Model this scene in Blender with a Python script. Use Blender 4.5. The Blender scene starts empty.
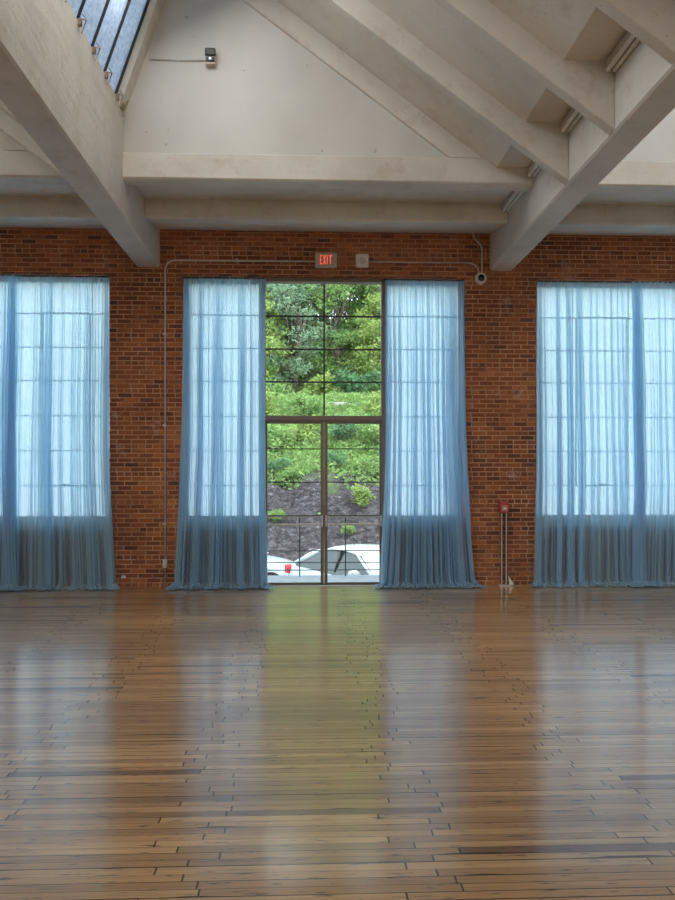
import bpy, bmesh, math, random
from mathutils import Vector, Matrix, noise

S = bpy.context.scene
COL = S.collection
PI = math.pi
R = math.radians
EYE = 1.61
D = 10.9            # inner face of the brick wall

# ------------------------------------------------------------------ camera
cd = bpy.data.cameras.new('camera'); cam = bpy.data.objects.new('camera', cd); COL.objects.link(cam)
cam.location = (0, 0, EYE)
cam.rotation_euler = (R(90), 0, -math.atan(30.5/760))
cd.sensor_fit = 'AUTO'; cd.sensor_width = 36; cd.lens = 760*36/900
cd.shift_y = 24/900
cd.clip_end = 500
S.camera = cam
# ------------------------------------------------------------------ world, sun, daylight
w = bpy.data.worlds.new('sky'); S.world = w; w.use_nodes = True
nt = w.node_tree; nt.nodes.clear()
out = nt.nodes.new('ShaderNodeOutputWorld'); bg = nt.nodes.new('ShaderNodeBackground')
sky = nt.nodes.new('ShaderNodeTexSky'); sky.sky_type = 'HOSEK_WILKIE'; sky.turbidity = 7
sky.sun_direction = (0.3, -0.5, 0.8)
mx = nt.nodes.new('ShaderNodeMix'); mx.data_type = 'RGBA'; mx.inputs[0].default_value = 0.82
mx.inputs[7].default_value = (0.82, 0.93, 1.0, 1)
nt.links.new(sky.outputs[0], mx.inputs[6]); nt.links.new(mx.outputs[2], bg.inputs[0])
bg.inputs[1].default_value = 3.05
nt.links.new(bg.outputs[0], out.inputs[0])

sd = bpy.data.lights.new('sun', 'SUN'); sun = bpy.data.objects.new('sun', sd); COL.objects.link(sun)
sd.energy = 1.6; sd.angle = R(25); sd.color = (1, 0.96, 0.88)
sun.rotation_euler = (R(38), 0, R(18))

def area(name, loc, rot, sx, sy, power, color):
    d = bpy.data.lights.new(name, 'AREA'); d.shape = 'RECTANGLE'; d.size = sx; d.size_y = sy
    d.energy = power; d.color = color
    o = bpy.data.objects.new(name, d); COL.objects.link(o); o.location = loc; o.rotation_euler = rot
    return o
# area lamps under the skylights for their daylight, plus an added rear fill lamp
for bx in (-7.15, -2.09, 2.97):
    area('skylight_daylight', (bx+0.62, 5.2, 6.75), (0, R(-30), 0), 1.5, 5.4, 92, (1.0, 0.97, 0.93))
area('rear_fill_light', (0.3, -7.7, 3.0), (R(-90), 0, 0), 13.0, 3.2, 250, (1.0, 0.90, 0.77))  # added fill lamp; the rear wall has no windows

S.view_settings.view_transform = 'Standard'; S.view_settings.look = 'None'
S.view_settings.gamma = 1; S.view_settings.use_curve_mapping = False
S.view_settings.exposure = 0.5
S.cycles.max_bounces = 14; S.cycles.transparent_max_bounces = 24
S.cycles.diffuse_bounces = 5; S.cycles.transmission_bounces = 10
S.cycles.use_denoising = True

# ================================================================== helpers
def tag(o, label=None, cat=None, group=None, kind=None):
    if label: o['label'] = label
    if cat: o['category'] = cat
    if group: o['group'] = group
    if kind: o['kind'] = kind
    return o
def thing(name, label, cat, loc=(0, 0, 0), group=None):
    o = bpy.data.objects.new(name, None); o.empty_display_size = 0.1
    COL.objects.link(o); o.location = loc
    return tag(o, label, cat, group)
def copy_tree(o, parent=None):
    c = o.copy(); COL.objects.link(c)
    if parent: c.parent = parent
    for ch in list(o.children): copy_tree(ch, c)
    return c

class MB:
    def __init__(s): s.v = []; s.f = []; s.m = []
    def add(s, vs, fs, mat=0):
        b = len(s.v); s.v += [tuple(v) for v in vs]
        for f in fs: s.f.append(tuple(b+i for i in f)); s.m.append(mat)
        return s
    def box(s, x0, x1, y0, y1, z0, z1, mat=0):
        vs = [(x0,y0,z0),(x1,y0,z0),(x1,y1,z0),(x0,y1,z0),(x0,y0,z1),(x1,y0,z1),(x1,y1,z1),(x0,y1,z1)]
        return s.add(vs, [(0,3,2,1),(4,5,6,7),(0,1,5,4),(1,2,6,5),(2,3,7,6),(3,0,4,7)], mat)
    def prism_y(s, prof, y0, y1, mat=0):       # prof: (x,z) loop counter-clockwise seen from -Y
        n = len(prof)
        vs = [(x, y0, z) for x, z in prof]+[(x, y1, z) for x, z in prof]
        fs = [tuple(range(n)), tuple(range(2*n-1, n-1, -1))]
        fs += [(i, i+n, (i+1) % n+n, (i+1) % n) for i in range(n)]
        return s.add(vs, fs, mat)
    def prism_x(s, prof, x0, x1, mat=0):       # prof: (y,z) loop
        n = len(prof)
        vs = [(x0, y, z) for y, z in prof]+[(x1, y, z) for y, z in prof]
        fs = [tuple(range(n-1, -1, -1)), tuple(range(n, 2*n))]
        fs += [(i, (i+1) % n, (i+1) % n+n, i+n) for i in range(n)]
        return s.add(vs, fs, mat)
    def tube(s, pts, r, n=10, cap=True, mat=0):
        pts = [Vector(p) for p in pts]; rs = r if isinstance(r, (list, tuple)) else [r]*len(pts)
        b = len(s.v); prev = None
        for i, p in enumerate(pts):
            t = (pts[min(i+1, len(pts)-1)]-pts[max(i-1, 0)]).normalized()
            if prev is None:
                a = Vector((0, 0, 1)) if abs(t.z) < 0.9 else Vector((1, 0, 0))
                u = t.cross(a).normalized()
            else:
                u = (prev-t*prev.dot(t)).normalized()
            prev = u; q = t.cross(u)
            for k in range(n):
                a = 2*PI*k/n
                s.v.append(tuple(p+(u*math.cos(a)+q*math.sin(a))*rs[i]))
        for i in range(len(pts)-1):
            for k in range(n):
                s.f.append((b+i*n+k, b+i*n+(k+1) % n, b+(i+1)*n+(k+1) % n, b+(i+1)*n+k)); s.m.append(mat)
        if cap:
            s.f.append(tuple(b+k for k in range(n-1, -1, -1))); s.m.append(mat)
            e = b+(len(pts)-1)*n; s.f.append(tuple(e+k for k in range(n))); s.m.append(mat)
        return s
    def disc(s, c, axis, r0, r1, l, n=24, mat=0):   # cylinder / frustum along axis from c
        c = Vector(c); a = Vector(axis).normalized()
        return s.tube([c, c+a*l], [r0, r1], n, True, mat)
    def build(s, name, mats, parent=None, smooth=False, bevel=0, auto=None):
        me = bpy.data.meshes.new(name); me.from_pydata(s.v, [], s.f)
        if not isinstance(mats, (list, tuple)): mats = [mats]
        for m in mats: me.materials.append(m)
        me.polygons.foreach_set('material_index', s.m)
        me.update()
        bm = bmesh.new(); bm.from_mesh(me); bmesh.ops.recalc_face_normals(bm, faces=bm.faces); bm.to_mesh(me); bm.free()
        if smooth:
            me.polygons.foreach_set('use_smooth', [True]*len(me.polygons))
        o = bpy.data.objects.new(name, me); COL.objects.link(o)
        if parent: o.parent = parent
        if bevel:
            b = o.modifiers.new('bevel', 'BEVEL'); b.width = bevel; b.segments = 2; b.limit_method = 'ANGLE'
        if smooth and auto:
            me.set_sharp_from_angle(angle=R(auto))
        return o
def struct(mb, name, m, parent=None, **k):
    o = mb.build(name, m, parent, **k)
    if parent is None: o['kind'] = 'structure'
    return o

# ------------------------------------------------------------------ material helpers
class NT:
    def __init__(s, name):
        s.mat = bpy.data.materials.new(name); s.mat.use_nodes = True
        s.t = s.mat.node_tree; s.t.nodes.clear()
        s.out = s.t.nodes.new('ShaderNodeOutputMaterial')
        s.tc = None
    def n(s, typ, **kw):
        nd = s.t.nodes.new('ShaderNode'+typ)
        for k, v in kw.items(): setattr(nd, k, v)
        return nd
    def put(s, sock, v):
        if hasattr(v, 'is_output') or hasattr(v, 'links'): s.t.links.new(v, sock)
        elif isinstance(v, (tuple, list)) and len(v) == 3 and sock.type == 'RGBA': sock.default_value = (*v, 1)
        else: sock.default_value = v
    def m(s, op, a, b=0.0, c=0.0):
        nd = s.n('Math', operation=op)
        s.put(nd.inputs[0], a); s.put(nd.inputs[1], b); s.put(nd.inputs[2], c)
        return nd.outputs[0]
    def coord(s):
        if not s.tc: s.tc = s.n('TexCoord')
        return s.tc.outputs['Object']
    def sep(s, v):
        nd = s.n('SeparateXYZ'); s.put(nd.inputs[0], v); return nd.outputs
    def comb(s, x, y, z):
        nd = s.n('CombineXYZ')
        for i, q in enumerate((x, y, z)): s.put(nd.inputs[i], q)
        return nd.outputs[0]
    def noise(s, vec=None, scale=5, detail=4, rough=.5, sc3=None):
        v = vec if vec is not None else s.coord()
        if sc3:
            mp = s.n('Mapping'); s.put(mp.inputs[0], v); mp.inputs['Scale'].default_value = sc3; v = mp.outputs[0]
        nd = s.n('TexNoise'); s.put(nd.inputs['Vector'], v)
        nd.inputs['Scale'].default_value = scale; nd.inputs['Detail'].default_value = detail; nd.inputs['Roughness'].default_value = rough
        return nd.outputs['Fac']
    def ramp(s, fac, stops, interp='LINEAR'):
        nd = s.n('ValToRGB'); cr = nd.color_ramp; cr.interpolation = interp
        while len(cr.elements) < len(stops): cr.elements.new(0.5)
        for e, (p, c) in zip(cr.elements, stops):
            e.position = p; e.color = (*c, 1) if len(c) == 3 else c
        s.put(nd.inputs[0], fac); return nd.outputs[0]
    def mix(s, fac, a, b, mode='MIX'):
        nd = s.n('Mix', data_type='RGBA', blend_type=mode)
        s.put(nd.inputs[0], fac); s.put(nd.inputs[6], a); s.put(nd.inputs[7], b); return nd.outputs[2]
    def bump(s, h, strength=.3, dist=.01):
        nd = s.n('Bump'); s.put(nd.inputs['Height'], h); nd.inputs['Strength'].default_value = strength
        nd.inputs['Distance'].default_value = dist; return nd.outputs[0]
    def pbr(s, color, rough=.5, metal=0.0, normal=None, **kw):
        p = s.n('BsdfPrincipled'); s.put(p.inputs['Base Color'], color); s.put(p.inputs['Roughness'], rough)
        p.inputs['Metallic'].default_value = metal
        if normal is not None: s.put(p.inputs['Normal'], normal)
        for k, v in kw.items(): s.put(p.inputs[k.replace('_', ' ')], v)
        s.t.links.new(p.outputs[0], s.out.inputs[0]); return s.mat
    def surf(s, shader): s.t.links.new(shader, s.out.inputs[0]); return s.mat

def simple(name, col, rough=.5, metal=0.0, var=.08, scale=20, **kw):
    q = NT(name); f = q.noise(scale=scale)
    c = q.ramp(f, [(.3, tuple(x*(1-var) for x in col)), (.7, tuple(min(1, x*(1+var)) for x in col))])
    return q.pbr(c, rough, metal, **kw)

# painted board-marked concrete
q = NT('painted_concrete')
big = q.noise(scale=.9, detail=5, rough=.6); fine = q.noise(scale=14, detail=6, rough=.7)
c = q.ramp(big, [(.3, (.55, .51, .45)), (.55, (.66, .62, .56)), (.75, (.72, .69, .64))])
spk = q.noise(scale=38, detail=2)
chips = q.ramp(spk, [(.70, (0, 0, 0)), (.73, (1, 1, 1))])
c = q.mix(q.m('MULTIPLY', chips, .55), c, (.25, .19, .14))
st = q.noise(scale=3.2, detail=8, rough=.75)
c = q.mix(q.ramp(st, [(.54, (0, 0, 0)), (.72, (.55, .55, .55))]), c, (.42, .31, .23))
bo = q.noise(sc3=(.6, .6, 7), scale=1, detail=3)
M_CONC = q.pbr(c, .62, normal=q.bump(q.m('ADD', q.m('MULTIPLY', fine, .6), bo), .6, .014))

# white painted plaster (gables)
q = NT('painted_plaster')
c = q.ramp(q.noise(scale=1.1, detail=5), [(.3, (.55, .54, .50)), (.7, (.66, .65, .61))])
pit = q.ramp(q.noise(scale=11, detail=1), [(.78, (0, 0, 0)), (.80, (1, 1, 1))])
c = q.mix(q.m('MULTIPLY', pit, .6), c, (.3, .27, .22))
M_PLAST = q.pbr(c, .7, normal=q.bump(q.noise(scale=7, detail=6), .3, .01))

# brick, common bond: every sixth course is headers
def brick_material(name, bright=1.0):
    q = NT(name)
    x, y, z = q.sep(q.coord())
    ch = .0657
    row = q.m('FLOOR', q.m('DIVIDE', z, ch)); fz = q.m('FRACT', q.m('DIVIDE', z, ch))
    wn0 = q.n('TexWhiteNoise', noise_dimensions='1D'); q.put(wn0.inputs['W'], row)
    head = q.m('LESS_THAN', q.m('MODULO', q.m('ADD', row, 600), 6), .5)
    bw = q.m('SUBTRACT', .203, q.m('MULTIPLY', head, .1015))
    par = q.m('MODULO', q.m('ADD', row, 600), 2)
    u = q.m('ADD', q.m('ADD', x, y), q.m('ADD', q.m('MULTIPLY', par, .1015), q.m('MULTIPLY', wn0.outputs[0], .03)))
    ud = q.m('DIVIDE', u, bw); idx = q.m('FLOOR', ud); fx = q.m('FRACT', ud)
    wob = q.m('MULTIPLY', q.m('SUBTRACT', q.noise(scale=30, detail=2), .5), .004)
    ex = q.m('MULTIPLY', q.m('MINIMUM', fx, q.m('SUBTRACT', 1, fx)), bw)
    ez = q.m('MULTIPLY', q.m('MINIMUM', fz, q.m('SUBTRACT', 1, fz)), ch)
    e = q.m('ADD', q.m('MINIMUM', ex, ez), wob)
    br = q.ramp(e, [(.004, (0, 0, 0)), (.009, (1, 1, 1))])
    wn = q.n('TexWhiteNoise', noise_dimensions='2D'); q.put(wn.inputs['Vector'], q.comb(idx, row, 0))
    b = bright
    cb = q.ramp(wn.outputs[0], [(0, (.07*b, .028*b, .018*b)), (.06, (.14*b, .045*b, .02*b)), (.3, (.19*b, .060*b, .024*b)),
                                (.6, (.26*b, .086*b, .032*b)), (.85, (.32*b, .12*b, .045*b)), (1, (.20*b, .065*b, .035*b))])
    cb = q.mix(q.m('MULTIPLY', q.noise(scale=45, detail=3), .5), cb, (.11*b, .045*b, .028*b))
    patch = q.ramp(q.noise(scale=.8, detail=5, rough=.65), [(.38, (.62, .6, .6)), (.62, (1.1, 1.06, 1.05))])
    cb = q.mix(1, cb, patch, 'MULTIPLY')
    mort = q.ramp(q.noise(scale=2.2, detail=5, rough=.7), [(.35, (.22*b, .105*b, .06*b)), (.6, (.38*b, .21*b, .125*b)), (.75, (.50*b, .36*b, .25*b))])
    c = q.mix(br, mort, cb)
    sc = q.ramp(q.noise(scale=2.7, detail=7, rough=.75), [(.60, (0, 0, 0)), (.72, (.55, .55, .55))])
    c = q.mix(sc, c, (.40*b, .31*b, .26*b))
    h = q.m('ADD', br, q.m('MULTIPLY', q.noise(scale=60, detail=4), .5))
    return q.pbr(c, .85, normal=q.bump(h, .7, .006))
M_BRICK = brick_material('old_brick', 1.65)

# strip-wood floor
q = NT('worn_maple_strip_floor')
x, y, z = q.sep(q.coord())
W = .057
yr = q.m('DIVIDE', y, W); row = q.m('FLOOR', yr); fy = q.m('FRACT', yr)
wr = q.n('TexWhiteNoise', noise_dimensions='1D'); q.put(wr.inputs['W'], row)
wr2 = q.n('TexWhiteNoise', noise_dimensions='1D'); q.put(wr2.inputs['W'], q.m('ADD', row, 77.3))
jit = q.m('MULTIPLY', wr.outputs[0], .36)
L = 1.02
xr = q.m('DIVIDE', q.m('ADD', q.m('ADD', x, .35), jit), L)
idx = q.m('FLOOR', xr); fx = q.m('MULTIPLY', q.m('FRACT', xr), L)
wp = q.n('TexWhiteNoise', noise_dimensions='2D'); q.put(wp.inputs['Vector'], q.comb(idx, row, 0))
tone = q.ramp(wp.outputs[0], [(0, (.20, .10, .05)), (.02, (.26, .135, .06)), (.035, (.40, .225, .09)), (.4, (.54, .32, .13)),
                              (.75, (.66, .42, .19)), (1, (.46, .26, .105))])
gr = q.noise(sc3=(1.3, 55, 1), scale=1, detail=6, rough=.65)
tone = q.mix(1, tone, q.ramp(gr, [(.3, (.66, .62, .58)), (.55, (1, 1, 1)), (.8, (1.12, 1.1, 1.08))]), 'MULTIPLY')
worn = q.ramp(q.noise(sc3=(.35, 1.1, 1), scale=1, detail=4), [(.35, (.72, .70, .72)), (.6, (1.05, 1.03, 1))])
tone = q.mix(1, tone, worn, 'MULTIPLY')
# dark scuffs and filled splits along the grain
fl = q.noise(sc3=(7, 48, 1), scale=1, detail=3, rough=.6)
tone = q.mix(q.ramp(fl, [(.60, (0, 0, 0)), (.67, (.85, .85, .85))]), tone, (.05, .028, .018))
lng = q.noise(sc3=(1.3, 17.5, 1), scale=1, detail=3, rough=.55)
tone = q.mix(q.ramp(lng, [(.65, (0, 0, 0)), (.76, (.75, .75, .75))]), tone, (.075, .038, .024))
gapw = q.m('ADD', .0020, q.m('MULTIPLY', q.m('POWER', wr2.outputs[0], 6), .007))
gapw = q.m('ADD', gapw, q.ramp(q.noise(q.comb(q.m('MULTIPLY', x, 1.7), q.m('MULTIPLY', row, 3.1), 0), 1, 2), [(.60, (0, 0, 0)), (.72, (.012, .012, .012))]))
gap = q.m('LESS_THAN', q.m('MULTIPLY', fy, W), gapw)
joint = q.m('LESS_THAN', fx, .008)
seam = q.m('MAXIMUM', gap, joint)
col = q.mix(q.m('MULTIPLY', seam, .88), tone, (.018, .01, .007))
wr3 = q.n('TexWhiteNoise', noise_dimensions='1D'); q.put(wr3.inputs['W'], q.m('ADD', row, 13.7))
hgt = q.m('ADD', q.m('ADD', q.m('MULTIPLY', gr, .25), q.m('MULTIPLY', wr3.outputs[0], .35)), q.m('MULTIPLY', seam, -1))
hgt = q.m('ADD', hgt, q.m('MULTIPLY', q.noise(sc3=(1.5, 6, 1), scale=1, detail=2), 1.2))
rough = q.m('ADD', .36, q.m('MULTIPLY', q.noise(sc3=(2, 9, 1), scale=1, detail=4), .14))
M_FLOOR = q.pbr(col, q.m('ADD', rough, q.m('MULTIPLY', seam, .4)), normal=q.bump(hgt, .15, .004), Coat_Weight=1.0, Coat_Roughness=.15)

# sheer blue curtain
q = NT('sheer_blue_voile')
tr = q.n('BsdfTransparent'); tr.inputs[0].default_value = (.92, .965, .985, 1)
tl = q.n('BsdfTranslucent'); tl.inputs[0].default_value = (.66, .87, 1.0, 1)
df = q.n('BsdfDiffuse'); df.inputs[0].default_value = (.72, .87, .96, 1)
a = q.n('MixShader'); a.inputs[0].default_value = .38
q.t.links.new(tl.outputs[0], a.inputs[1]); q.t.links.new(df.outputs[0], a.inputs[2])
b = q.n('MixShader')
x, y, z = q.sep(q.coord())
weave = q.m('ADD', .43, q.m('MULTIPLY', q.noise(sc3=(60, 60, 1), scale=1, detail=2), .07))
q.put(b.inputs[0], weave)
q.t.links.new(tr.outputs[0], b.inputs[1]); q.t.links.new(a.outputs[0], b.inputs[2])
M_SHEER = q.surf(b.outputs[0])

# milky glazing
def milky(name, col, clear, var=.08, scale=3):
    q = NT(name)
    c = q.ramp(q.noise(scale=scale, detail=5, rough=.7), [(.3, tuple(v*(1-var) for v in col)), (.7, col)])
    tl = q.n('BsdfTranslucent'); q.put(tl.inputs[0], c)
    tr = q.n('BsdfTransparent'); q.put(tr.inputs[0], c)
    a = q.n('MixShader'); a.inputs[0].default_value = clear
    q.t.links.new(tl.outputs[0], a.inputs[1]); q.t.links.new(tr.outputs[0], a.inputs[2])
    gl = q.n('BsdfGlossy'); gl.inputs['Roughness'].default_value = .25
    b = q.n('MixShader'); b.inputs[0].default_value = .01
    q.t.links.new(a.outputs[0], b.inputs[1]); q.t.links.new(gl.outputs[0], b.inputs[2])
    return q.surf(b.outputs[0])
M_MILKY = milky('milky_window_glass', (.86, .94, .99), .22)
M_SKYGL = milky('wired_skylight_glass', (.48, .53, .60), .12, .45, 26)
q = NT('clear_glass')
tr = q.n('BsdfTransparent'); tr.inputs[0].default_value = (.97, .985, .98, 1)
gl = q.n('BsdfGlossy'); gl.inputs['Roughness'].default_value = .02
fr = q.n('Fresnel'); fr.inputs[0].default_value = 1.18
b = q.n('MixShader'); q.t.links.new(fr.outputs[0], b.inputs[0]); q.t.links.new(tr.outputs[0], b.inputs[1]); q.t.links.new(gl.outputs[0], b.inputs[2])
M_CLEAR = q.surf(b.outputs[0])

M_STEEL = simple('dark_bronze_steel', (.20, .17, .14), .45, .2)
M_STEELB = simple('blue_grey_steel', (.13, .15, .17), .45, .2)
M_SASH = simple('pale_sash_paint', (.55, .58, .60), .5)
M_MUNT = simple('thin_muntin_steel', (.045, .05, .05), .5, .2)
M_SILL = simple('grey_sill_paint', (.30, .30, .31), .6)
M_CHROME = simple('brushed_steel', (.62, .63, .64), .28, 1.0, .1, 40)
M_GALV = simple('galvanised_conduit', (.62, .58, .55), .4, .2, .15, 30)
M_ALU = simple('pale_aluminium', (.62, .66, .70), .35, .6)
M_WHITE = simple('white_enamel', (.74, .72, .66), .45)
M_BEIGE = simple('beige_enamel', (.50, .45, .40), .45)
M_BLACK = simple('black_plastic', (.02, .019, .018), .4)
M_RED = simple('red_enamel', (.50, .05, .05), .4)
M_TUBEW = simple('white_strip_housing', (.72, .70, .65), .45)
M_GLASSB = simple('dark_lens', (.012, .012, .014), .12)
M_CURB = simple('white_skylight_kerb', (.66, .64, .58), .6, 0, .1, 6)
M_CLIP = simple('weathered_bronze_clip', (.33, .25, .17), .5, .5, .4, 60)
q = NT('exit_letter_red')
e = q.n('Emission'); e.inputs[0].default_value = (1, .16, .09, 1); e.inputs[1].default_value = .55
M_EXITL = q.surf(e.outputs[0])
M_EXITP = simple('exit_panel', (.42, .34, .29), .4)
M_PIPEV = simple('polished_post', (.50, .50, .50), .16, 1.0)

# ================================================================== room shell
GX = [(-7.48, -7.15), (-2.42, -2.09), (2.64, 2.97), (7.70, 8.03)]   # girders
PER = 5.06
YB = -8.0
WT = .42
Z_G = 4.55      # girder underside
struct(MB().box(-7.6, 8.2, YB-.2, D+.02, -.25, 0), 'floor', M_FLOOR)

OPEN = [(-6.84, -2.80), (-1.77, 2.28), (3.33, 7.36)]
ZTOP = 4.44
wb = MB()
xs = [-7.6, OPEN[0][0], OPEN[0][1], OPEN[1][0], OPEN[1][1], OPEN[2][0], OPEN[2][1], 8.2]
for i in (0, 2, 4, 6): wb.box(xs[i], xs[i+1], D, D+WT, -.25, ZTOP)
wb.box(-7.6, 8.2, D, D+WT, ZTOP, 5.12)
struct(wb, 'wall_back', M_BRICK)
# low brick walls under the windows, with grey sills
LOW = [(-6.84, -2.80), (-1.77, -.648), (1.128, 2.28), (3.33, 7.36)]
DP = D+.15      # door plane
for i, (a, b_) in enumerate(LOW):
    o = struct(MB().box(a, b_, D+.10, D+WT, -.25, .82), 'wall_back_apron', brick_material('painted_apron_brick', .8) if i == 0 else bpy.data.materials['painted_apron_brick'])
    struct(MB().box(a, b_, D+.07, D+WT+.05, .82, .96), 'trim_%d' % (i+1), M_SILL, bevel=.008)
struct(MB().box(-7.8, -7.6, YB, D+WT, -.25, 9), 'wall_left', M_PLAST)
struct(MB().box(8.2, 8.4, YB, D+WT, -.25, 9), 'wall_right', M_PLAST)
struct(MB().box(-7.8, 8.4, YB-.4, YB-.2, -.25, 9), 'wall_front', M_PLAST)

# girders with the tall upstand that carries the skylights
Z_KERB = 5.75
for i, (a, b_) in enumerate(GX):
    m_ = MB().prism_y([(a, Z_G+.02), (a+.02, Z_G), (b_-.02, Z_G), (b_, Z_G+.02), (b_, Z_KERB), (b_-.22, Z_KERB), (b_-.26, 5.4), (a, 5.4)], YB, D+.01)
    struct(m_, 'ceiling_girder', M_CONC)
# roof slabs, ribs, gables, beams, soffits, skylights per bay
RIBY = [8.71-1.145*k for k in range(1, 15)]
def zslab(x, off=0): return 5.154+off+.74*(2.193-x)
XR, ZR = -1.366, 7.79
GY = 8.71
for bay in (-1, 0, 1):
    dx = bay*PER
    xl, xr = -2.09+dx, 2.64+dx
    # sloping slab with the flat gutter soffit beside the girder
    prof = [(xr, 5.155), (xr, 5.40), (2.25+dx, 5.40), (XR+dx, ZR+.25), (XR+dx, ZR), (2.193+dx, 5.154)]
    struct(MB().prism_y(prof, YB-.2, GY+.2), 'ceiling', M_CONC)
    # flat soffit between gable beam and brick wall
    struct(MB().box(xl, xr, GY+.1, D+WT, 5.155, 5.40), 'ceiling_soffit', M_CONC)
    # gable wall
    g = [(xl, 5.2), (xr, 5.2), (xr, 5.3), (2.25+dx, 5.35), (XR+dx, ZR+.2), (xl+.02, 5.2+.55+.0)]
    g = [(xl, 5.2), (xr, 5.2), (xr, 5.38), (2.25+dx, 5.38), (XR+dx, ZR+.22), (xl, 5.74)]
    struct(MB().prism_y(g, GY+.06, GY+.26), 'wall_gable', M_PLAST)
    struct(MB().prism_y(g, YB-.2, YB), 'wall_gable', M_PLAST)
    # rib cast against the gable
    rp = [(1.655+dx, 5.27), (2.03+dx, 5.27), (XR+dx, ZR), (XR-.35+dx, ZR-.02)]
    struct(MB().prism_y(rp, GY+.012, GY+.08), 'ceiling_rib', M_CONC)
    # ribs
    for yy in RIBY:
        rp = [(xr, Z_G+.015), (xr, 5.2), (2.22+dx, 5.2), (XR+.02+dx, ZR+.03), (XR-.30+dx, Z_G+.74*(2.64+dx-(XR-.30+dx)))]
        struct(MB().prism_y(rp, yy, yy+.13), 'ceiling_rib', M_CONC, bevel=.012)
    # beams along the end wall
    A_ = [(GY+.02, 4.965), (GY+.22, 4.965), (GY+.22, 5.28), (GY+.05, 5.28), (GY, 5.255), (GY, 4.985)]
    struct(MB().prism_x(A_, xl, xr), 'ceiling_beam', M_CONC)
    B_ = [(9.90, 4.905), (D+.03, 5.09), (D+.03, 5.18), (9.87, 5.18), (9.87, 4.935)]
    struct(MB().prism_x(B_, xl, xr), 'ceiling_beam', M_CONC, bevel=.012)
    # skylight
    sk = bpy.data.objects.new('window_%d' % (5+bay), None); COL.objects.link(sk); sk['kind'] = 'structure'
    bx, bz = -2.10+dx, 5.74; tx, tz = XR-.02+dx, ZR+.02
    dvx, dvz = (tx-bx), (tz-bz); ln = math.hypot(dvx, dvz); ux, uz = dvx/ln, dvz/ln; nx, nz = -uz, ux
    def slab(y0, y1, s0, s1, n0, n1):
        pr_ = [(bx+ux*s0+nx*n0, bz+uz*s0+nz*n0), (bx+ux*s0+nx*n1, bz+uz*s0+nz*n1), (bx+ux*s1+nx*n1, bz+uz*s1+nz*n1), (bx+ux*s1+nx*n0, bz+uz*s1+nz*n0)]
        return MB().prism_y(pr_, y0, y1)
    slab(YB, 8.42, .02, ln, .02, .035).build('pane', M_SKYGL, sk)
    slab(8.55, GY+.1, -.02, ln, -.03, .10).build('end_frame', M_CURB, sk)
    slab(8.42, 8.56, 0, ln, .05, .08).build('black_gap_seal', M_BLACK, sk)
    slab(YB, GY+.1, ln-.08, ln+.06, -.03, .1).build('head_frame', M_CURB, sk)
    yy = 8.42; k = 0
    while yy > (1.0 if bay == 0 else 4.0):
        slab(yy-.004, yy+.004, 0, ln, -.008, .03).build('glazing_bar', M_BLACK, sk)
        cm = MB()
        cx_, cz_ = bx+.012, bz
        cm.box(cx_-.01, cx_+.03, yy-.018, yy+.018, cz_-.03, cz_+.03)
        cm.tube([(cx_+.03, yy, cz_-.10), (cx_+.045, yy+.015, cz_-.03), (cx_+.07, yy+.01, cz_+.03), (cx_+.04, yy-.01, cz_+.07)], .006, 6)
        cm.tube([(cx_+.03, yy-.05, cz_+.01), (cx_+.075, yy+.0, cz_+.02), (cx_+.05, yy+.055, cz_+.05)], .005, 6)
        cm.build('glazing_clip', M_CLIP, sk)
        yy -= .46
    if bay == 0:
        cm = MB(); yy = 8.62
        cm.box(bx+.01, bx+.05, yy-.03, yy+.03, bz-.03, bz+.03)
        cm.tube([(bx+.04, yy, bz-.12), (bx+.06, yy+.01, bz), (bx+.09, yy, bz+.06)], .009, 6)
        cm.build('glazing_clip', M_CLIP, sk)

# ================================================================== windows and door in the end wall
ROWZ = [1.44, 1.947, 2.451, 2.96, 3.44, 3.926]
def steel_window(name, x0, x1, verticals, sashes=()):
    root = bpy.data.objects.new(name, None); COL.objects.link(root); root['kind'] = 'structure'
    Y = D+.24; z0, z1 = .96, ZTOP
    f = MB()
    f.box(x0, x0+.05, Y-.03, Y+.03, z0, z1); f.box(x1-.05, x1, Y-.03, Y+.03, z0, z1)
    f.box(x0, x1, Y-.03, Y+.03, z1-.06, z1); f.box(x0, x1, Y-.03, Y+.03, z0, z0+.04)
    f.build('window_frame', M_SILL, root)
    g = MB()
    for z in ROWZ: g.box(x0, x1, Y-.014, Y+.014, z-.008, z+.008)
    for v in verticals: g.box(v-.004, v+.004, Y-.014, Y+.014, z0, z1)
    g.build('muntins', M_SASH, root)
    MB().box(x0+.01, x1-.01, Y+.016, Y+.022, z0+.01, z1-.01).build('pane', M_MILKY, root)
    for (a, c_, lo, hi) in sashes:
        s = MB(); yy = Y-.045
        for xx in (a, c_): s.box(xx-.007, xx+.007, yy-.012, yy+.03, lo, hi)
        for zz in (lo, hi): s.box(a, c_, yy-.012, yy+.03, zz-.010, zz+.010)
        s.build('sash', M_SASH, root)
        h = MB(); h.box((a+c_)/2-.06, (a+c_)/2+.06, yy-.05, yy-.012, lo+.0, lo+.025); h.build('sash_latch', M_BLACK, root)
    return root
steel_window('window_1', -6.84, -2.80, [-6.2, -5.5, -4.5, -3.84, -3.10], [(-3.80, -3.13, 1.44, 3.926)])
steel_window('window_2', -1.77, -.648, [-1.43], [])
steel_window('window_3', 1.128, 2.28, [1.94], [])
steel_window('window_4', 3.33, 7.36, [3.94, 4.78, 5.84, 6.68], [(3.98, 4.74, 1.44, 3.926)])

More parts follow.
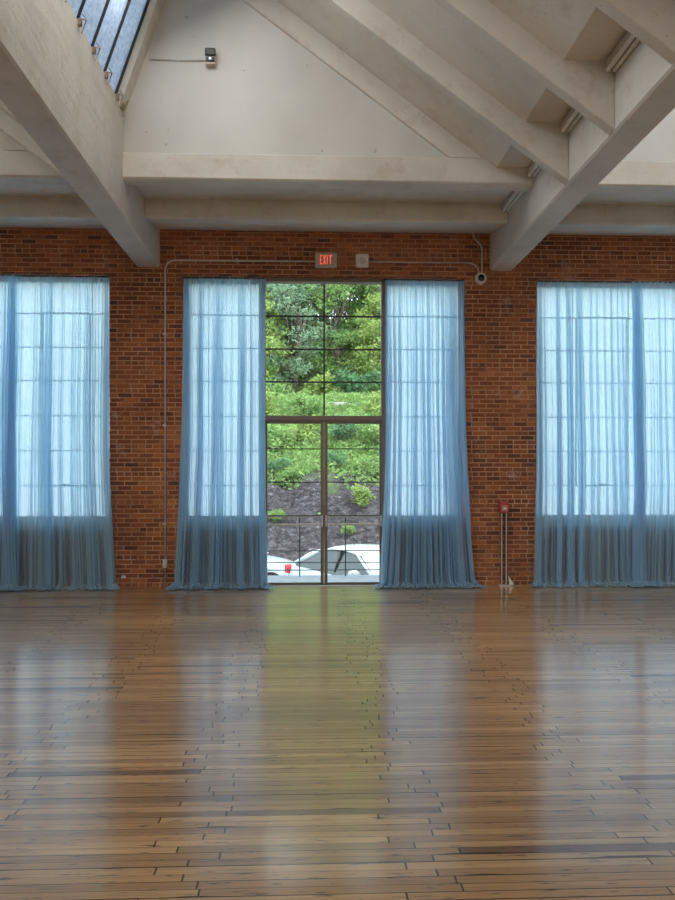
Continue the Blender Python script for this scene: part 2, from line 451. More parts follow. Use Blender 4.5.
door = bpy.data.objects.new('door_1', None); COL.objects.link(door); door['kind'] = 'structure'
DX0, DX1, DM = -.648, 1.128, .248
f = MB()
f.box(DX0, DX0+.05, DP-.06, DP+.06, 0, ZTOP); f.box(DX1-.05, DX1, DP-.06, DP+.06, 0, ZTOP)
f.box(DX0, DX1, DP-.06, DP+.06, ZTOP-.048, ZTOP); f.box(DX0, DX1, DP-.065, DP+.065, 2.385, 2.452)
f.build('door_frame', M_STEEL, door, bevel=.004)
MB().box(DX0, DX1, DP-.07, DP+.09, 0, .010).build('threshold', M_STEEL, door)
g = MB()
for z in (3.90, 3.42, 2.945): g.box(DX0+.05, DX1-.05, DP-.012, DP+.012, z-.011, z+.011)
g.box(DM-.012, DM+.012, DP-.014, DP+.014, 2.46, ZTOP-.07)
g.build('transom_muntins', M_MUNT, door)
MB().box(DX0+.05, DX1-.05, DP+.014, DP+.02, 2.46, ZTOP-.07).build('transom_pane', M_CLEAR, door)
for sgn, (a, c_) in ((-1, (DX0+.051, DM-.003)), (1, (DM+.003, DX1-.051))):
    lf = MB()
    so, si = .022, .048
    l0 = a+(so if sgn < 0 else si); l1 = c_-(si if sgn < 0 else so)
    lf.box(a, l0, DP-.022, DP+.022, .012, 2.38); lf.box(l1, c_, DP-.022, DP+.022, .012, 2.38)
    lf.box(l0, l1, DP-.022, DP+.022, 2.34, 2.38); lf.box(l0, l1, DP-.022, DP+.022, .012, .035)
    leaf = lf.build('door_leaf', M_STEEL, door, bevel=.003)
    mm = MB()
    for z in (1.975, 1.49): mm.box(l0, l1, DP-.010, DP+.010, z-.007, z+.007)
    mm.build('muntins', M_MUNT, leaf)
    MB().box(l0-.005, l1+.005, DP+.011, DP+.016, .03, 2.35).build('pane', M_CLEAR, leaf)
    pb = MB(); pb.box(l0-.02, l1+.02, DP-.085, DP-.055, .868, .892)
    pb.tube([(l0-.02, DP-.07, .99), (l1+.02, DP-.07, .99)], .007, 8)
    pb.build('push_bar', M_GALV, leaf, bevel=.004)
    for hx in (l0-.022, l1+.022):
        MB().box(hx-.013, hx+.013, DP-.09, DP-.02, .85, 1.01).build('push_bar_bracket', M_GALV, leaf, bevel=.004)

# curtain rods
for a, c_, lab in ((-6.84, -2.80, 'dark curtain rod above the left window'), (-1.77, -.60, 'short dark curtain rod to the left above the glass door'),
                   (1.10, 2.28, 'short dark curtain rod to the right above the glass door'), (3.33, 7.36, 'dark curtain rod above the right window')):
    tag(MB().tube([(a+.005, D+.045, ZTOP-.022), (c_-.005, D+.045, ZTOP-.022)], .011, 10).build('curtain_rod', M_BLACK, smooth=True, auto=40), lab, 'curtain rod', 'curtain rods')

# ================================================================== curtains
def curtain(name, t0, t1, b0, b1, seed, label, pw=.075, dense=None, yoff=0.0):
    rnd = random.Random(seed)
    pleats = []; x = 0.0
    while x < 1:
        clump = rnd.random() < .62 or x < .05 or x > .93
        wdt = pw/(t1-t0)*(rnd.uniform(.18, .5) if clump else rnd.uniform(.3, .95))
        if dense and dense[0] < x < dense[1]: wdt *= .45
        pleats.append((x, min(wdt, 1-x+1e-6), rnd.uniform(.22, .8) if clump else rnd.uniform(.02, .12), rnd.uniform(.7, 1.35) if clump else rnd.uniform(.3, .7), rnd.uniform(-1, 1))); x += wdt
    NS = 14
    cols = []
    for (px, pwid, ov, am, ln_) in pleats:
        for k in range(NS):
            cols.append((px, pwid, ov, am, ln_, 2*PI*k/NS))
    last = pleats[-1]; cols.append((*last[:5], 2*PI))
    rows = []
    H = ZTOP-.03
    NV = 56
    for j in range(NV): rows.append(('h', H*(1-j/(NV-1))**1.0))
    NP = 9
    V = []; nrow = NV+NP
    def pos(j, c):
        px, pwid, ov, am, lean, ph = c
        pool = 0
        if j < NV: z = H*(1-j/(NV-1))
        else: z = 0; pool = (j-NV+1)/NP
        t = 1-z/H
        fl = max(0, (t-.35)/.65)**1.8
        X0 = t0+(b0-t0)*fl; X1 = t1+(b1-t1)*fl
        u = px+pwid*(ph/(2*PI))
        wid = (X1-X0)*pwid
        a = wid*ov*(.35+.65*min(1, t*3))
        xx = X0+(X1-X0)*u-a*math.sin(2*ph)
        xx += .03*lean*max(0, t-.55)*math.sin(u*9+seed)*2
        xx += .012*noise.noise(Vector((u*14, z*.8, seed)))
        amp = (.016+.030*min(1, t*1.6)+.02*fl)*am
        yy = D+.045-yoff-.125*min(1, t*1.5)-amp*math.sin(ph)
        yy += .02*noise.noise(Vector((u*8, z*1.1, seed+5)))
        if t < .03: # ruffled header
            yy += .008*math.sin(u*240); xx += .004*math.sin(u*310)
            z += .008*math.sin(u*190+seed)
        # drape settles onto the floor and spreads forward
        if z < .16 and pool == 0:
            yy -= .05*(1-z/.16)**2
        if pool > 0:
            r = noise.noise(Vector((u*22, pool*2.5, seed+9))); r2 = noise.noise(Vector((u*45, pool*5, seed+3)))
            yy -= .05+.17*pool+.06*r*pool
            z = .012+.07*abs(r)*(1-.6*pool)+.05*max(0, math.sin(pool*8+u*60+r*4))*(1-pool)+.03*abs(r2)
            xx += .05*r2*pool+(.22*pool*(u-.5))
        return (xx, yy, max(z, .006))
    for j in range(nrow):
        for c in cols: V.append(pos(j, c))
    n = len(cols)
    F = [(j*n+i, j*n+i+1, (j+1)*n+i+1, (j+1)*n+i) for j in range(nrow-1) for i in range(n-1)]
    mb = MB(); mb.add(V, F)
    o = mb.build(name, M_SHEER, smooth=True)
    return tag(o, label, 'curtain', 'sheer blue curtains')
curtain('sheer_curtain', -1.76, -.60, -1.86, -.55, 1, 'sheer blue curtain pooling on the floor left of the glass door', .048)
curtain('sheer_curtain', 1.13, 2.275, 1.02, 2.42, 2, 'sheer blue curtain pooling on the floor right of the glass door', .048)
curtain('sheer_curtain', -4.22, -2.81, -4.25, -2.70, 3, 'wide sheer blue curtain over the left window, next to the brick pier', .085)
curtain('sheer_curtain', -6.80, -4.10, -6.85, -4.02, 4, 'sheer blue curtain at the left picture edge, overlapping its neighbour', .085, yoff=.03)
curtain('sheer_curtain', 3.325, 4.86, 3.28, 4.90, 5, 'sheer blue curtain over the right window, next to the brick pier', .085)
curtain('sheer_curtain', 4.74, 7.34, 4.68, 7.38, 6, 'sheer blue curtain at the right picture edge, overlapping its neighbour', .085, yoff=.03)

# ================================================================== wall fittings
def arc(p0, p1, p2, n=8):   # quadratic bend
    p0, p1, p2 = Vector(p0), Vector(p1), Vector(p2)
    return [p0*(1-t)**2+p1*2*t*(1-t)+p2*t*t for t in [i/n for i in range(n+1)]]
YC = D-.022
pts = [(-2.012, YC, .0)]+arc((-2.012, YC, 4.48), (-2.012, YC, 4.645), (-1.86, YC, 4.645))+[(.12, YC, 4.65)]
c1 = thing('wall_conduit', 'thin grey conduit rising from the floor and bending right to the exit sign', 'conduit', (0, 0, 0))
MB().tube(pts, .011, 10).build('tube', M_GALV, c1, smooth=True)
for (x, z, hor) in ((-2.012, .9, 0), (-2.012, 2.3, 0), (-2.012, 3.6, 0), (-1.0, 4.648, 1)):
    m_ = MB()
    if hor: m_.box(x-.015, x+.015, D-.036, D, z-.016, z+.03)
    else: m_.box(x-.03, x+.016, D-.036, D, z-.015, z+.015)
    m_.build('clamp', M_GALV, c1)
MB().box(-2.045, -1.98, D-.05, D, .28, .40).build('junction_fitting', M_GALV, c1, bevel=.006)
tag(MB().tube([(.885, YC, 4.655), (2.30, YC, 4.655)]+arc((2.30, YC, 4.655), (2.465, YC, 4.655), (2.48, YC, 4.50)), .011, 10).build('wall_conduit', M_GALV, smooth=True),
    'thin grey conduit running right from the square white box to the round camera', 'conduit')
tag(MB().tube([(2.395, YC-.02, 5.08), (2.40, YC, 5.03), (2.45, YC, 4.97), (2.50, YC, 4.92), (2.522, YC, 4.86), (2.522, YC, 4.50)], .011, 10).build('wall_conduit', M_GALV, smooth=True),
    'short grey conduit kinking down from the ceiling beam to the round camera', 'conduit')

ex = thing('exit_sign', 'small beige exit sign with red letters above the glass door', 'sign', (.272, D, 4.665))
MB().box(-.155, .155, -.06, 0, -.105, .105).build('sign_box', M_BEIGE, ex, bevel=.008)
MB().box(-.10, .10, -.066, -.055, -.078, .078).build('face_panel', M_EXITP, ex)
L_ = MB(); y0, y1 = -.074, -.064
def lb(x0, x1, z0, z1): L_.box(x0, x1, y0, y1, z0, z1)
t_ = .016; h_ = .065
x = -.090; lb(x, x+t_, -h_, h_); lb(x, x+.036, h_-t_, h_); lb(x, x+.030, -t_/2, t_/2); lb(x, x+.036, -h_, -h_+t_)
x = -.046
L_.add([(x, y0, -h_), (x+t_, y0, -h_), (x+.044, y0, h_), (x+.044-t_, y0, h_), (x, y1, -h_), (x+t_, y1, -h_), (x+.044, y1, h_), (x+.044-t_, y1, h_)], [(0, 1, 2, 3), (7, 6, 5, 4), (0, 4, 5, 1), (1, 5, 6, 2), (2, 6, 7, 3), (3, 7, 4, 0)])
L_.add([(x+.044-t_, y0, -h_), (x+.044, y0, -h_), (x+t_, y0, h_), (x, y0, h_), (x+.044-t_, y1, -h_), (x+.044, y1, -h_), (x+t_, y1, h_), (x, y1, h_)], [(0, 1, 2, 3), (7, 6, 5, 4), (0, 4, 5, 1), (1, 5, 6, 2), (2, 6, 7, 3), (3, 7, 4, 0)])
x = .008; lb(x, x+t_, -h_, h_)
x = .036; lb(x, x+.052, h_-t_, h_); lb(x+.018, x+.018+t_, -h_, h_)
o = L_.build('lettering', M_EXITL, ex); o['label'] = 'red letters EXIT'

wbx = thing('wall_box', 'square off-white rounded box on brick right of the exit sign', 'wall box', (.79, D, 4.668))
MB().box(-.095, .095, -.045, 0, -.1, .1).build('housing', M_WHITE, wbx, bevel=.03)
MB().disc((0, -.050, 0), (0, 1, 0), .045, .055, .01).build('grille', simple('grey_grille', (.55, .55, .52), .6), wbx)

cm_ = thing('security_camera', 'round white dome camera with dark lens on brick beside right beam', 'camera', (2.505, D, 4.43))
m_ = MB(); prof = [(.0, .085), (.03, .088), (.055, .080), (.07, .066), (.066, .055)]
m_.tube([(0, -a, 0) for a, r in prof], [r for a, r in prof], 28); m_.build('housing', M_WHITE, cm_, smooth=True, auto=50)
m_ = MB(); prof = [(.060, .052), (.08, .046), (.097, .032), (.104, .012)]
m_.tube([(0, -a, 0) for a, r in prof], [r for a, r in prof], 24); m_.build('lens', M_GLASSB, cm_, smooth=True)

rs = thing('alarm_pedestal', 'small red box on two polished floor pipes against the brick pier', 'alarm box', (2.83, D-.07, 0))
MB().box(-.062, .062, -.04, .035, 1.055, 1.215).build('red_box', M_RED, rs, bevel=.008)
MB().box(-.045, .045, -.05, -.038, 1.075, 1.16).build('front_plate', simple('pale_red_plate', (.55, .22, .20), .4), rs, bevel=.003)
MB().box(-.02, .02, -.058, -.048, 1.10, 1.13).build('handle', M_WHITE, rs)
for xx in (-.033, .033):
    MB().tube([(xx, 0, .0), (xx, 0, 1.07)], .017, 16).build('pipe', M_PIPEV, rs, smooth=True, auto=40)
MB().box(-.075, .075, -.05, .05, 0, .02).build('foot_plate', M_GALV, rs)
st = MB(); st.tube([(2.945, D-.05, 0), (2.945, D-.05, .03), (2.925, D-.05, .07), (2.905, D-.05, .13)], [.04, .035, .02, .008], 10)
tag(st.build('floor_cone', M_WHITE, smooth=True), 'tiny white wedge standing on floor right of the polished pipes', 'wedge')
so_ = thing('wall_outlet', 'tiny pale outlet near the floor left of the tall conduit', 'outlet', (-2.60, D, .15))
MB().box(-.03, .03, -.012, 0, -.018, .018).build('cover', M_WHITE, so_, bevel=.004)
MB().box(-.012, .012, -.016, -.01, -.008, .008).build('socket', M_BEIGE, so_)

# emergency light on the gable
GYF = GY+.06
em = thing('emergency_light', 'small black twin emergency light high on the white gable', 'emergency light', (-1.10, GYF, 6.36))
MB().box(-.055, .055, -.075, 0, -.085, .085).build('housing', M_BEIGE, em, bevel=.005)
MB().box(-.058, .058, -.10, -.03, .005, .09).build('upper_lamp', M_BLACK, em, bevel=.01)
m_ = MB(); m_.box(-.048, .048, -.092, -.06, -.062, -.008); m_.build('lower_lamp', M_BLACK, em, bevel=.01)
MB().disc((0, -.100, -.034), (0, 1, 0), .014, .018, .012, 16).build('lens', M_ALU, em)
tag(MB().tube([(-1.80, GYF-.01, 6.345), (-1.155, GYF-.01, 6.345)], .008, 8).build('gable_conduit', M_GALV, smooth=True),
    'thin conduit from the skylight edge to the black emergency light', 'conduit')

# strip fittings in the gutter along the right girder
places = ['hanging between the end-wall beams', 'between the gable beam and first rib', 'between first and second rib', 'between second and third rib', 'nearest the viewer, beyond third rib']
segs = [(8.96, 9.85), (7.72, 8.69), (6.57, 7.54), (5.42, 6.40), (4.28, 5.25)]
for (a, b_), pl in zip(segs, places):
    t = thing('strip_light', 'ribbed white strip light along right girder, '+pl, 'strip light', (2.575, a, 5.135), 'strip lights along the right girder')
    ln = b_-a
    MB().box(-.030, .065, .02, ln-.02, -.060, 0).build('housing', M_BEIGE, t, bevel=.006)
    for xx in (-.012, .044):
        MB().tube([(xx, .02, -.08), (xx, ln-.02, -.08)], .021, 12).build('tube', M_TUBEW, t, smooth=True, auto=40)

# ================================================================== outside
q = NT('asphalt'); M_ASPH = q.pbr(q.ramp(q.noise(scale=30, detail=4), [(.3, (.14, .14, .145)), (.7, (.22, .22, .22))]), .9)
M_LAND = simple('pale_concrete_landing', (.27, .31, .36), .7, 0, .1, 6)
struct(MB().box(-9, 10, D+WT, 12.32, -.25, -.03), 'landing', M_LAND)
struct(MB().box(-9, 10, 12.12, 12.32, -1.6, -.25), 'landing_face', M_LAND)
struct(MB().box(-40, 40, 12.32, 22.5, -1.7, -1.5), 'parking_lot', M_ASPH)
rl = thing('guard_rail', 'thin dark steel guard rail at the landing edge outside the door', 'railing', (.25, 12.2, -.03))
MB().box(-4, 4, -.02, .02, .955, .98).build('top_rail', M_MUNT, rl)
for z in (.41, .22, .10): MB().tube([(-4, 0, z), (4, 0, z)], .008, 8).build('rail_bar', M_MUNT, rl)
for k in range(-5, 6):
    xx = .0+(k-.5)*.735
    MB().box(xx-.009, xx+.009, -.012, .012, 0, .96).build('post', M_MUNT, rl)

# hillside
q = NT('shale_and_moss')
x, y, z = q.sep(q.coord())
rk = q.noise(sc3=(3.4, 3.4, 6.5), scale=1.5, detail=12, rough=.85)
rock = q.ramp(rk, [(.38, (.012, .010, .012)), (.47, (.04, .035, .04)), (.56, (.11, .10, .11)), (.66, (.36, .34, .38))])
moss = q.ramp(q.noise(scale=4, detail=6), [(.3, (.05, .10, .02)), (.7, (.20, .30, .06))])
mk = q.m('ADD', q.m('MULTIPLY', q.m('SUBTRACT', z, 1.3), .5), q.m('MULTIPLY', q.noise(scale=.9, detail=6), 1.2))
c = q.mix(q.ramp(mk, [(.55, (0, 0, 0)), (.85, (1, 1, 1))]), rock, moss)
M_HILL = q.pbr(c, .95, normal=q.bump(q.noise(sc3=(2, 2, 4), scale=3, detail=8, rough=.7), 1.0, .12))
prof = [(21.8, -1.7), (22.3, -1.4), (23.2, -.75), (24.5, .35), (26, 1.6), (28, 2.75), (31, 4.2), (31.6, 4.55), (33.6, 4.7), (38, 6.6), (46, 9.5), (60, 14)]
def hz(yy):
    for (a, za), (b_, zb) in zip(prof, prof[1:]):
        if yy <= b_: return za+(zb-za)*(yy-a)/(b_-a)
    return prof[-1][1]
def hill_z(x, yy):
    n1 = noise.fractal(Vector((x*.35, yy*.35, 0)), 1, 2, 4)
    rocky = max(0, 1-abs(yy-24.5)/3.5)
    v = hz(yy)+.35*n1+rocky*.45*(noise.noise(Vector((x*1.3, yy*1.0, 3)))+.6*noise.noise(Vector((x*3.1+9, yy*2.3, 5)))+.35*noise.noise(Vector((x*7.1, yy*5, 8))))
    return v
xs_ = [-40, -34, -28, -23, -18, -14, -11, -9]+[-7+.13*i for i in range(125)]+[9.5, 11, 14, 18, 23, 28, 34, 40]
ys_ = [21.8+.16*i for i in range(30)]+[26.6+.4*i for i in range(20)]+[35+2*i for i in range(13)]
V = [(x, yy, hill_z(x, yy)) for yy in ys_ for x in xs_]; n = len(xs_)
hm = MB().add(V, [(j*n+i, j*n+i+1, (j+1)*n+i+1, (j+1)*n+i) for j in range(len(ys_)-1) for i in range(n-1)])
struct(hm, 'hillside', M_HILL, smooth=True)
rnd = random.Random(11)
led = thing('stone_ledge', 'pale grey stone ledge across the top of green bank', 'stone ledge', (0, 31.7, 4.4))
m_ = MB(); x = -9
while x < 13:
    l = rnd.uniform(.6, 1.7)
    if not (1.0 < x < 1.6): m_.box(x, x+l*.96, -.25+rnd.uniform(-.1, .1), .3, -.3, .16+rnd.uniform(-.03, .09))
    x += l
m_.build('stone_course', simple('pale_ledge_stone', (.42, .41, .40), .9, 0, .3, 5), led, bevel=.03)

def leaf_mat(name, a, b_, scale=1.3):
    q = NT(name)
    c = q.ramp(q.noise(scale=scale, detail=6, rough=.8), [(.32, a), (.68, b_)])
    d = q.n('BsdfDiffuse'); t = q.n('BsdfTranslucent'); q.put(d.inputs[0], c); q.put(t.inputs[0], c)
    m_ = q.n('MixShader'); m_.inputs[0].default_value = .42
    q.t.links.new(d.outputs[0], m_.inputs[1]); q.t.links.new(t.outputs[0], m_.inputs[2])
    return q.surf(m_.outputs[0])
M_L1 = leaf_mat('fresh_green_leaves', (.17, .30, .10), (.40, .56, .22))
M_L2 = leaf_mat('deep_green_leaves', (.09, .20, .11), (.25, .42, .21))
M_L3 = leaf_mat('yellow_green_leaves', (.22, .33, .09), (.50, .60, .22))
M_L4 = leaf_mat('grey_green_leaves', (.18, .29, .19), (.38, .50, .34))
M_BARK = simple('grey_bark', (.20, .16, .13), .9, 0, .3, 9)

def leaves(mb, c, rad, n, size, rnd, droop=.3):
    for _ in range(n):
        d = Vector((rnd.gauss(0, 1), rnd.gauss(0, 1), rnd.gauss(0, 1))).normalized()*(rnd.random()**.45)
        p = Vector((c[0]+d.x*rad[0], c[1]+d.y*rad[1], c[2]+d.z*rad[2]))
        a = Vector((rnd.uniform(-1, 1), rnd.uniform(-1, 1), rnd.uniform(-.6, .4)-droop)).normalized()
        b_ = a.cross(Vector((rnd.uniform(-1, 1), rnd.uniform(-1, 1), rnd.uniform(.2, 1)))).normalized()
        nn = a.cross(b_)
        s = size*rnd.uniform(.6, 1.3)
        mb.add([p-a*s, p+b_*s*.42+nn*s*.12, p+a*s, p-b_*s*.42+nn*s*.12], [(0, 1, 2), (0, 2, 3)])
def make_tree(h, crown, seed, lm, label, name='tree', size=.13, nclump=84, per=115, bare=.07):
    rnd = random.Random(seed)
    t = thing(name, label, 'tree', (0, 0, 0), 'trees on the hillside')
    tr = MB(); trunk = [(rnd.uniform(-.12, .12)*k, rnd.uniform(-.12, .12)*k, h*.85*k/6) for k in range(7)]
    trunk[0] = (0, 0, -.5)
    tr.tube(trunk, [.17*h/8*(1-.13*k) for k in range(7)], 9)
    fol = MB()
    for k in range(nclump):
        zz = h*(bare+(1-bare)*rnd.random()**.8)
        prof_ = math.sin(PI*min(1, max(.08, (zz/h-bare)/(1-bare)*.85+.12)))**.6
        a = rnd.uniform(0, 2*PI); r = crown*prof_*rnd.uniform(.25, 1)
        c = (r*math.cos(a), r*math.sin(a), zz)
        b0 = trunk[min(6, int(zz/h*6*.8))]
        mid = ((b0[0]+c[0])/2, (b0[1]+c[1])/2, (b0[2]+c[2])/2+.15)
        tr.tube([b0, mid, c], [.05, .03, .012], 5)
        leaves(fol, c, (rnd.uniform(.5, .95), rnd.uniform(.5, .95), rnd.uniform(.3, .6)), per, size, rnd)
    tr.build('trunk', M_BARK, t, smooth=True); fol.build('foliage', lm, t)
    return t
TP = [make_tree(10, 2.6, 1, M_L2, 'x'), make_tree(8.5, 2.4, 2, M_L1, 'x', size=.12), make_tree(7.5, 2.5, 3, M_L4, 'x', size=.11), make_tree(6.0, 2.2, 4, M_L3, 'x', size=.12)]
spots = [(0, -1.3, 37.5, 1.0, 0, 'tall deep green tree behind left upper panes of the door'),
         (1, 1.4, 36.0, .95, 1, 'fresh green tree seen through the middle of the upper panes'),
         (2, -.6, 35.2, .85, 2, 'grey-green feathery tree in the left middle pane above the door'),
         (1, 4.0, 36.8, 1.15, 3, 'bright green tree filling the top right pane above the door'),
         (0, 3.2, 40.5, 1.1, 1, 'deep green tree farther back on the right of the view'),
         (3, -2.6, 34.6, .8, 0, 'low yellow-green tree at the left edge of the door view'),
         (3, 3.7, 34.9, .8, 2, 'low yellow-green tree at the right edge of the door view'),
         (0, -4.5, 39.5, 1.2, 2, 'deep green tree hidden mostly behind the left curtain'),
         (1, 7.5, 38.0, 1.2, 0, 'fresh green tree hidden mostly behind the right curtain'),
         (0, 1.0, 45.0, 1.25, 3, 'tallest deep green tree at the back of the wood, centre'),
         (2, -2.2, 44.0, 1.3, 1, 'tall grey-green tree at the back of the wood, left'),
         (1, 5.0, 46.0, 1.35, 2, 'tall fresh green tree at the back of the wood, right')]
used = set()
for (pi_, x, y, sc, ro, lab) in spots:
    o = TP[pi_] if pi_ not in used else copy_tree(TP[pi_])
    used.add(pi_)
    o.location = (x, y, hill_z(x, y)-.1); o.scale = (sc, sc, sc); o.rotation_euler.z = ro*1.6+.4
    o['label'] = lab
def make_shrub(seed, lm):
    rnd = random.Random(seed)
    t = thing('shrub', 'x', 'shrub', (0, 0, 0), 'shrubs on the bank')
    fol = MB(); stm = MB()
    for k in range(11):
        a = rnd.uniform(0, 2*PI); r = rnd.uniform(.05, .55)
        c = (r*math.cos(a), r*math.sin(a), rnd.uniform(.15, .75))
        stm.tube([(0, 0, -.15), (c[0]*.4, c[1]*.4, c[2]*.6), c], [.02, .014, .006], 5)
        leaves(fol, c, (.30, .30, .24), 95, .075, rnd, .1)
    stm.build('stems', M_BARK, t); fol.build('foliage', lm, t)
    return t
SP = [make_shrub(21, M_L1), make_shrub(22, M_L3), make_shrub(23, M_L2)]
sh = [(0, -1.3, 27.6, 1.2, 'fresh green shrub on the bank, behind upper left door panel'), (1, -.2, 28.2, 1.1, 'yellow-green shrub on the bank left of the door centre stile'),
      (2, 1.4, 28.0, 1.2, 'deep green shrub on the bank right of the door centre stile'), (0, 2.7, 27.6, 1.25, 'fresh green shrub on the bank, behind upper right door panel'),
      (1, 1.9, 24.9, .75, 'small yellow-green shrub on bare rock above the white car'), (1, 2.9, 24.0, .85, 'yellow-green shrub low on rock at right edge of door view'),
      (2, -1.2, 26.2, .9, 'deep green shrub hanging over the rock at left'), (0, -.7, 25.9, .7, 'small fresh green shrub at the top left of the rock'),
      (0, 2.2, 26.2, .95, 'fresh green shrub at the rock top, right of centre'), (2, 3.2, 26.6, 1.0, 'deep green shrub at the rock top, far right'),
      (0, .1, 30.3, 1.2, 'fresh green shrub just below the stone ledge, centre'), (1, -1.9, 30.2, 1.3, 'yellow-green shrub below the stone ledge, left'),
      (1, 2.8, 30.4, 1.3, 'yellow-green shrub below the stone ledge, right'), (2, 1.0, 26.4, .8, 'deep green shrub at the rock top beside centre stile'),
      (0, -1.0, 24.2, .45, 'tiny green shrub in a cleft of the left rock'), (0, 1.3, 23.7, .4, 'tiny green shrub in the rock just above the car roof'),
      (0, -1.6, 33.2, 1.6, 'large fresh green shrub behind the ledge, left'), (1, .4, 33.4, 1.5, 'large yellow-green shrub behind the ledge, centre'), (2, 2.2, 33.3, 1.6, 'large deep green shrub behind the ledge, right'),
      (0, 3.9, 33.5, 1.6, 'large fresh green shrub behind the ledge, far right')]
used = set()
for i, (k, x, y, sc, lab) in enumerate(sh):
    o = SP[k] if k not in used else copy_tree(SP[k]); used.add(k)
    o.location = (x, y, hill_z(x, y)+(.12 if y < 24.5 else -.05)); o.scale = (sc, sc, sc); o.rotation_euler.z = i*1.1; o['label'] = lab
# undergrowth
rnd = random.Random(5); ug = MB()
for _ in range(26000):
    y = rnd.uniform(24.3, 34.5); x = rnd.uniform(-5, 7)
    if y < 26.8 and noise.noise(Vector((x*.9, y*.9, 7)))*1.3+rnd.uniform(-.2, .2) > (y-25.0)/1.6-.45: continue
    z = hill_z(x, y)+rnd.uniform(0, .35)
    a = Vector((rnd.uniform(-1, 1), rnd.uniform(-1, .3), rnd.uniform(-.2, 1))).normalized(); b_ = a.cross(Vector((rnd.uniform(-1, 1), 1, rnd.uniform(-1, 1)))).normalized()
    s = rnd.uniform(.05, .12); p = Vector((x, y, z))
    ug.add([p-a*s, p+b_*s*.4, p+a*s, p-b_*s*.4], [(0, 1, 2), (0, 2, 3)])
tag(ug.build('undergrowth', M_L1), 'dense green undergrowth covering the bank above bare rock', 'undergrowth', kind='stuff')

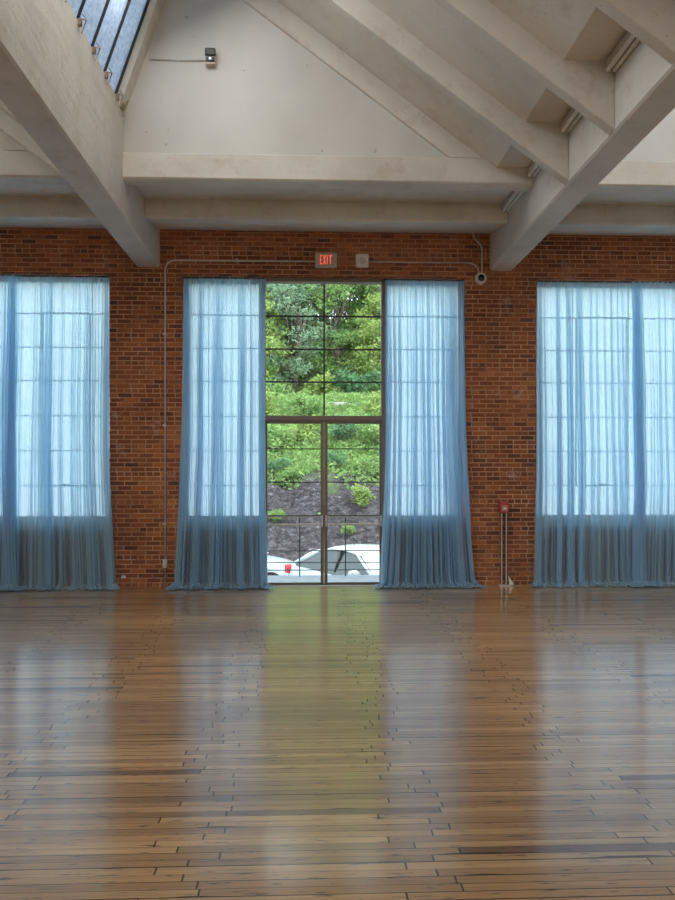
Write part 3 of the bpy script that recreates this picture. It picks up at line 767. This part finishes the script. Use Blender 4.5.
# ------------------------------------------------------------------ cars
M_CARW = simple('white_car_paint', (.55, .62, .66), .25, 0, .02, 3, Coat_Weight=.6)
M_CARG = simple('tinted_car_glass', (.03, .05, .055), .05)
M_CARWS = simple('windshield_painted_sky', (.50, .60, .58), .06, .5)  # pale base colour imitates sky reflected in the windshield
M_TYRE = simple('tyre_rubber', (.02, .02, .02), .8); M_RIM = simple('alloy_rim', (.5, .5, .52), .3, .9)
M_TAIL = simple('red_tail_lamp', (.6, .02, .04), .2); M_HEADL = simple('clear_headlamp', (.7, .75, .78), .1)
def make_car(label):
    # length along +X (nose at +2.25)
    t = thing('car', label, 'car', (0, 0, 0), 'white parked cars')
    st_ = [(-2.28, .50, .78, .70), (-2.22, .32, .98, .82), (-1.95, .22, 1.03, .88), (-1.45, .20, 1.02, .90), (-.7, .18, .97, .91), (.2, .18, .95, .91),
           (.95, .18, .96, .90), (1.35, .20, .92, .88), (1.8, .22, .82, .84), (2.12, .28, .70, .76), (2.27, .38, .56, .62)]
    V = []; ring = []
    for (x, zl, zt, wd) in st_:
        pr_ = [(-wd*.86, zl), (-wd, zl+.16), (-wd*1.0, (zl+zt)/2+.05), (-wd*.95, zt-.07), (-wd*.80, zt), (0, zt+.03), (wd*.80, zt), (wd*.95, zt-.07), (wd, (zl+zt)/2+.05), (wd, zl+.16), (wd*.86, zl)]
        ring.append([(x, yy, zz) for yy, zz in pr_])
    n = 11; V = [p for r_ in ring for p in r_]
    F = [(i*n+k, i*n+(k+1) % n, (i+1)*n+(k+1) % n, (i+1)*n+k) for i in range(len(ring)-1) for k in range(n)]
    F += [tuple(range(n)), tuple(range(len(V)-1, len(V)-n-1, -1))]
    b = MB().add(V, F).build('body', M_CARW, t, smooth=True)
    s = b.modifiers.new('sub', 'SUBSURF'); s.levels = s.render_levels = 2
    # greenhouse: glass volume and painted roof/pillars
    gh = [(-1.78, .99, .66, .99), (-1.05, .99, .70, 1.36), (-.55, .96, .70, 1.45), (.0, .95, .70, 1.46), (.40, .95, .70, 1.41), (1.22, .95, .72, .96)]
    def roofline(x):
        for a, c_ in zip(gh, gh[1:]):
            if x <= c_[0]: return a[3]+(c_[3]-a[3])*(x-a[0])/(c_[0]-a[0])
        return gh[-1][3]
    g = []
    for (x, zb, wd, zt) in gh:
        g.append([(x, -.84, zb-.05), (x, -.84+(.84-.58)*((zt-zb)/.5), zt-.03*(zt-zb)/.5), (x, 0, zt+.02), (x, .84-(.84-.58)*((zt-zb)/.5), zt-.03*(zt-zb)/.5), (x, .84, zb-.05)])
    V = [p for r_ in g for p in r_]; n = 5
    F = [(i*n+k, i*n+k+1, (i+1)*n+k+1, (i+1)*n+k) for i in range(len(g)-1) for k in range(n-1)]
    F += [(i*n, (i+1)*n, (i+1)*n+4, i*n+4) for i in range(len(g)-1)]
    MB().add(V, F).build('window_glass', M_CARG, t, smooth=True, auto=35)
    MB().add([(1.235, -.74, .955), (1.235, 0, .975), (1.235, .74, .955), (.44, -.56, 1.39), (.44, 0, 1.43), (.44, .56, 1.39)],
             [(0, 1, 4, 3), (1, 2, 5, 4)]).build('windshield', M_CARWS, t, smooth=True)
    rf = MB(); V = []
    idx = [1, 2, 3, 4]
    xs2 = [-1.15, -.55, .0, .48]
    for x in xs2:
        zt = roofline(x); k = .58+.03
        V += [(x, -k, zt-.05), (x, -k+.06, zt+.012), (x, 0, zt+.045), (x, k-.06, zt+.012), (x, k, zt-.05)]
    rf.add(V, [(i*5+k, i*5+k+1, (i+1)*5+k+1, (i+1)*5+k) for i in range(3) for k in range(4)])
    r_ = rf.build('roof', M_CARW, t, smooth=True); so2 = r_.modifiers.new('sol', 'SOLIDIFY'); so2.thickness = .02; so2.offset = 0
    for sgn in (-1, 1):
        pl = MB()
        def top(x): 
            return (x, sgn*.605, roofline(x)-.04)
        pl.tube([(1.24, sgn*.80, .95), (.80, sgn*.71, 1.19), (.42, sgn*.615, 1.375)], .035, 8)
        pl.tube([(.42, sgn*.615, 1.375), (0, sgn*.61, 1.43), (-.55, sgn*.61, 1.42), (-1.05, sgn*.615, 1.33)], .03, 8)
        pl.tube([(-1.05, sgn*.615, 1.33), (-1.35, sgn*.70, 1.19), (-1.80, sgn*.80, 1.0)], [.05, .09, .06], 8)
        pl.tube([(-.15, sgn*.80, .95), (-.18, sgn*.63, 1.41)], .035, 8, mat=1)
        pl.build('window_pillars', [M_CARW, M_BLACK], t, smooth=True)
        mi = MB(); mi.tube([(.82, sgn*.83, .98), (.80, sgn*.95, 1.02), (.80, sgn*1.08, 1.02)], [.05, .10, .075], 10)
        mi.build('side_mirror', M_CARW, t, smooth=True)
        MB().box(-2.27, -2.0, sgn*.52, sgn*.865, .72, .92).build('tail_lamp', M_TAIL, t, bevel=.03)
        MB().box(1.85, 2.16, sgn*.45, sgn*.80, .55, .70).build('head_lamp', M_HEADL, t, bevel=.03)
        for wx in (-1.38, 1.38):
            wh = MB().disc((wx, sgn*.70, .33), (0, sgn, 0), .33, .33, .20, 28).build('wheel', M_TYRE, t, bevel=.02)
            MB().disc((wx, sgn*.895, .33), (0, sgn, 0), .22, .20, .015, 20).build('rim', M_RIM, wh)
    MB().box(2.18, 2.30, -.35, .35, .30, .42).build('grille', M_BLACK, t, bevel=.02)
    return t
car = make_car('white parked car with red tail lamp seen through the right door leaf')
car.location = (1.38, 17.0, -1.5); car.rotation_euler.z = R(-58)
c2 = copy_tree(car); c2['label'] = 'white parked car, mostly hood, seen low in the left door leaf'
c2.location = (-2.3, 19.95, -1.5); c2.rotation_euler.z = R(0)
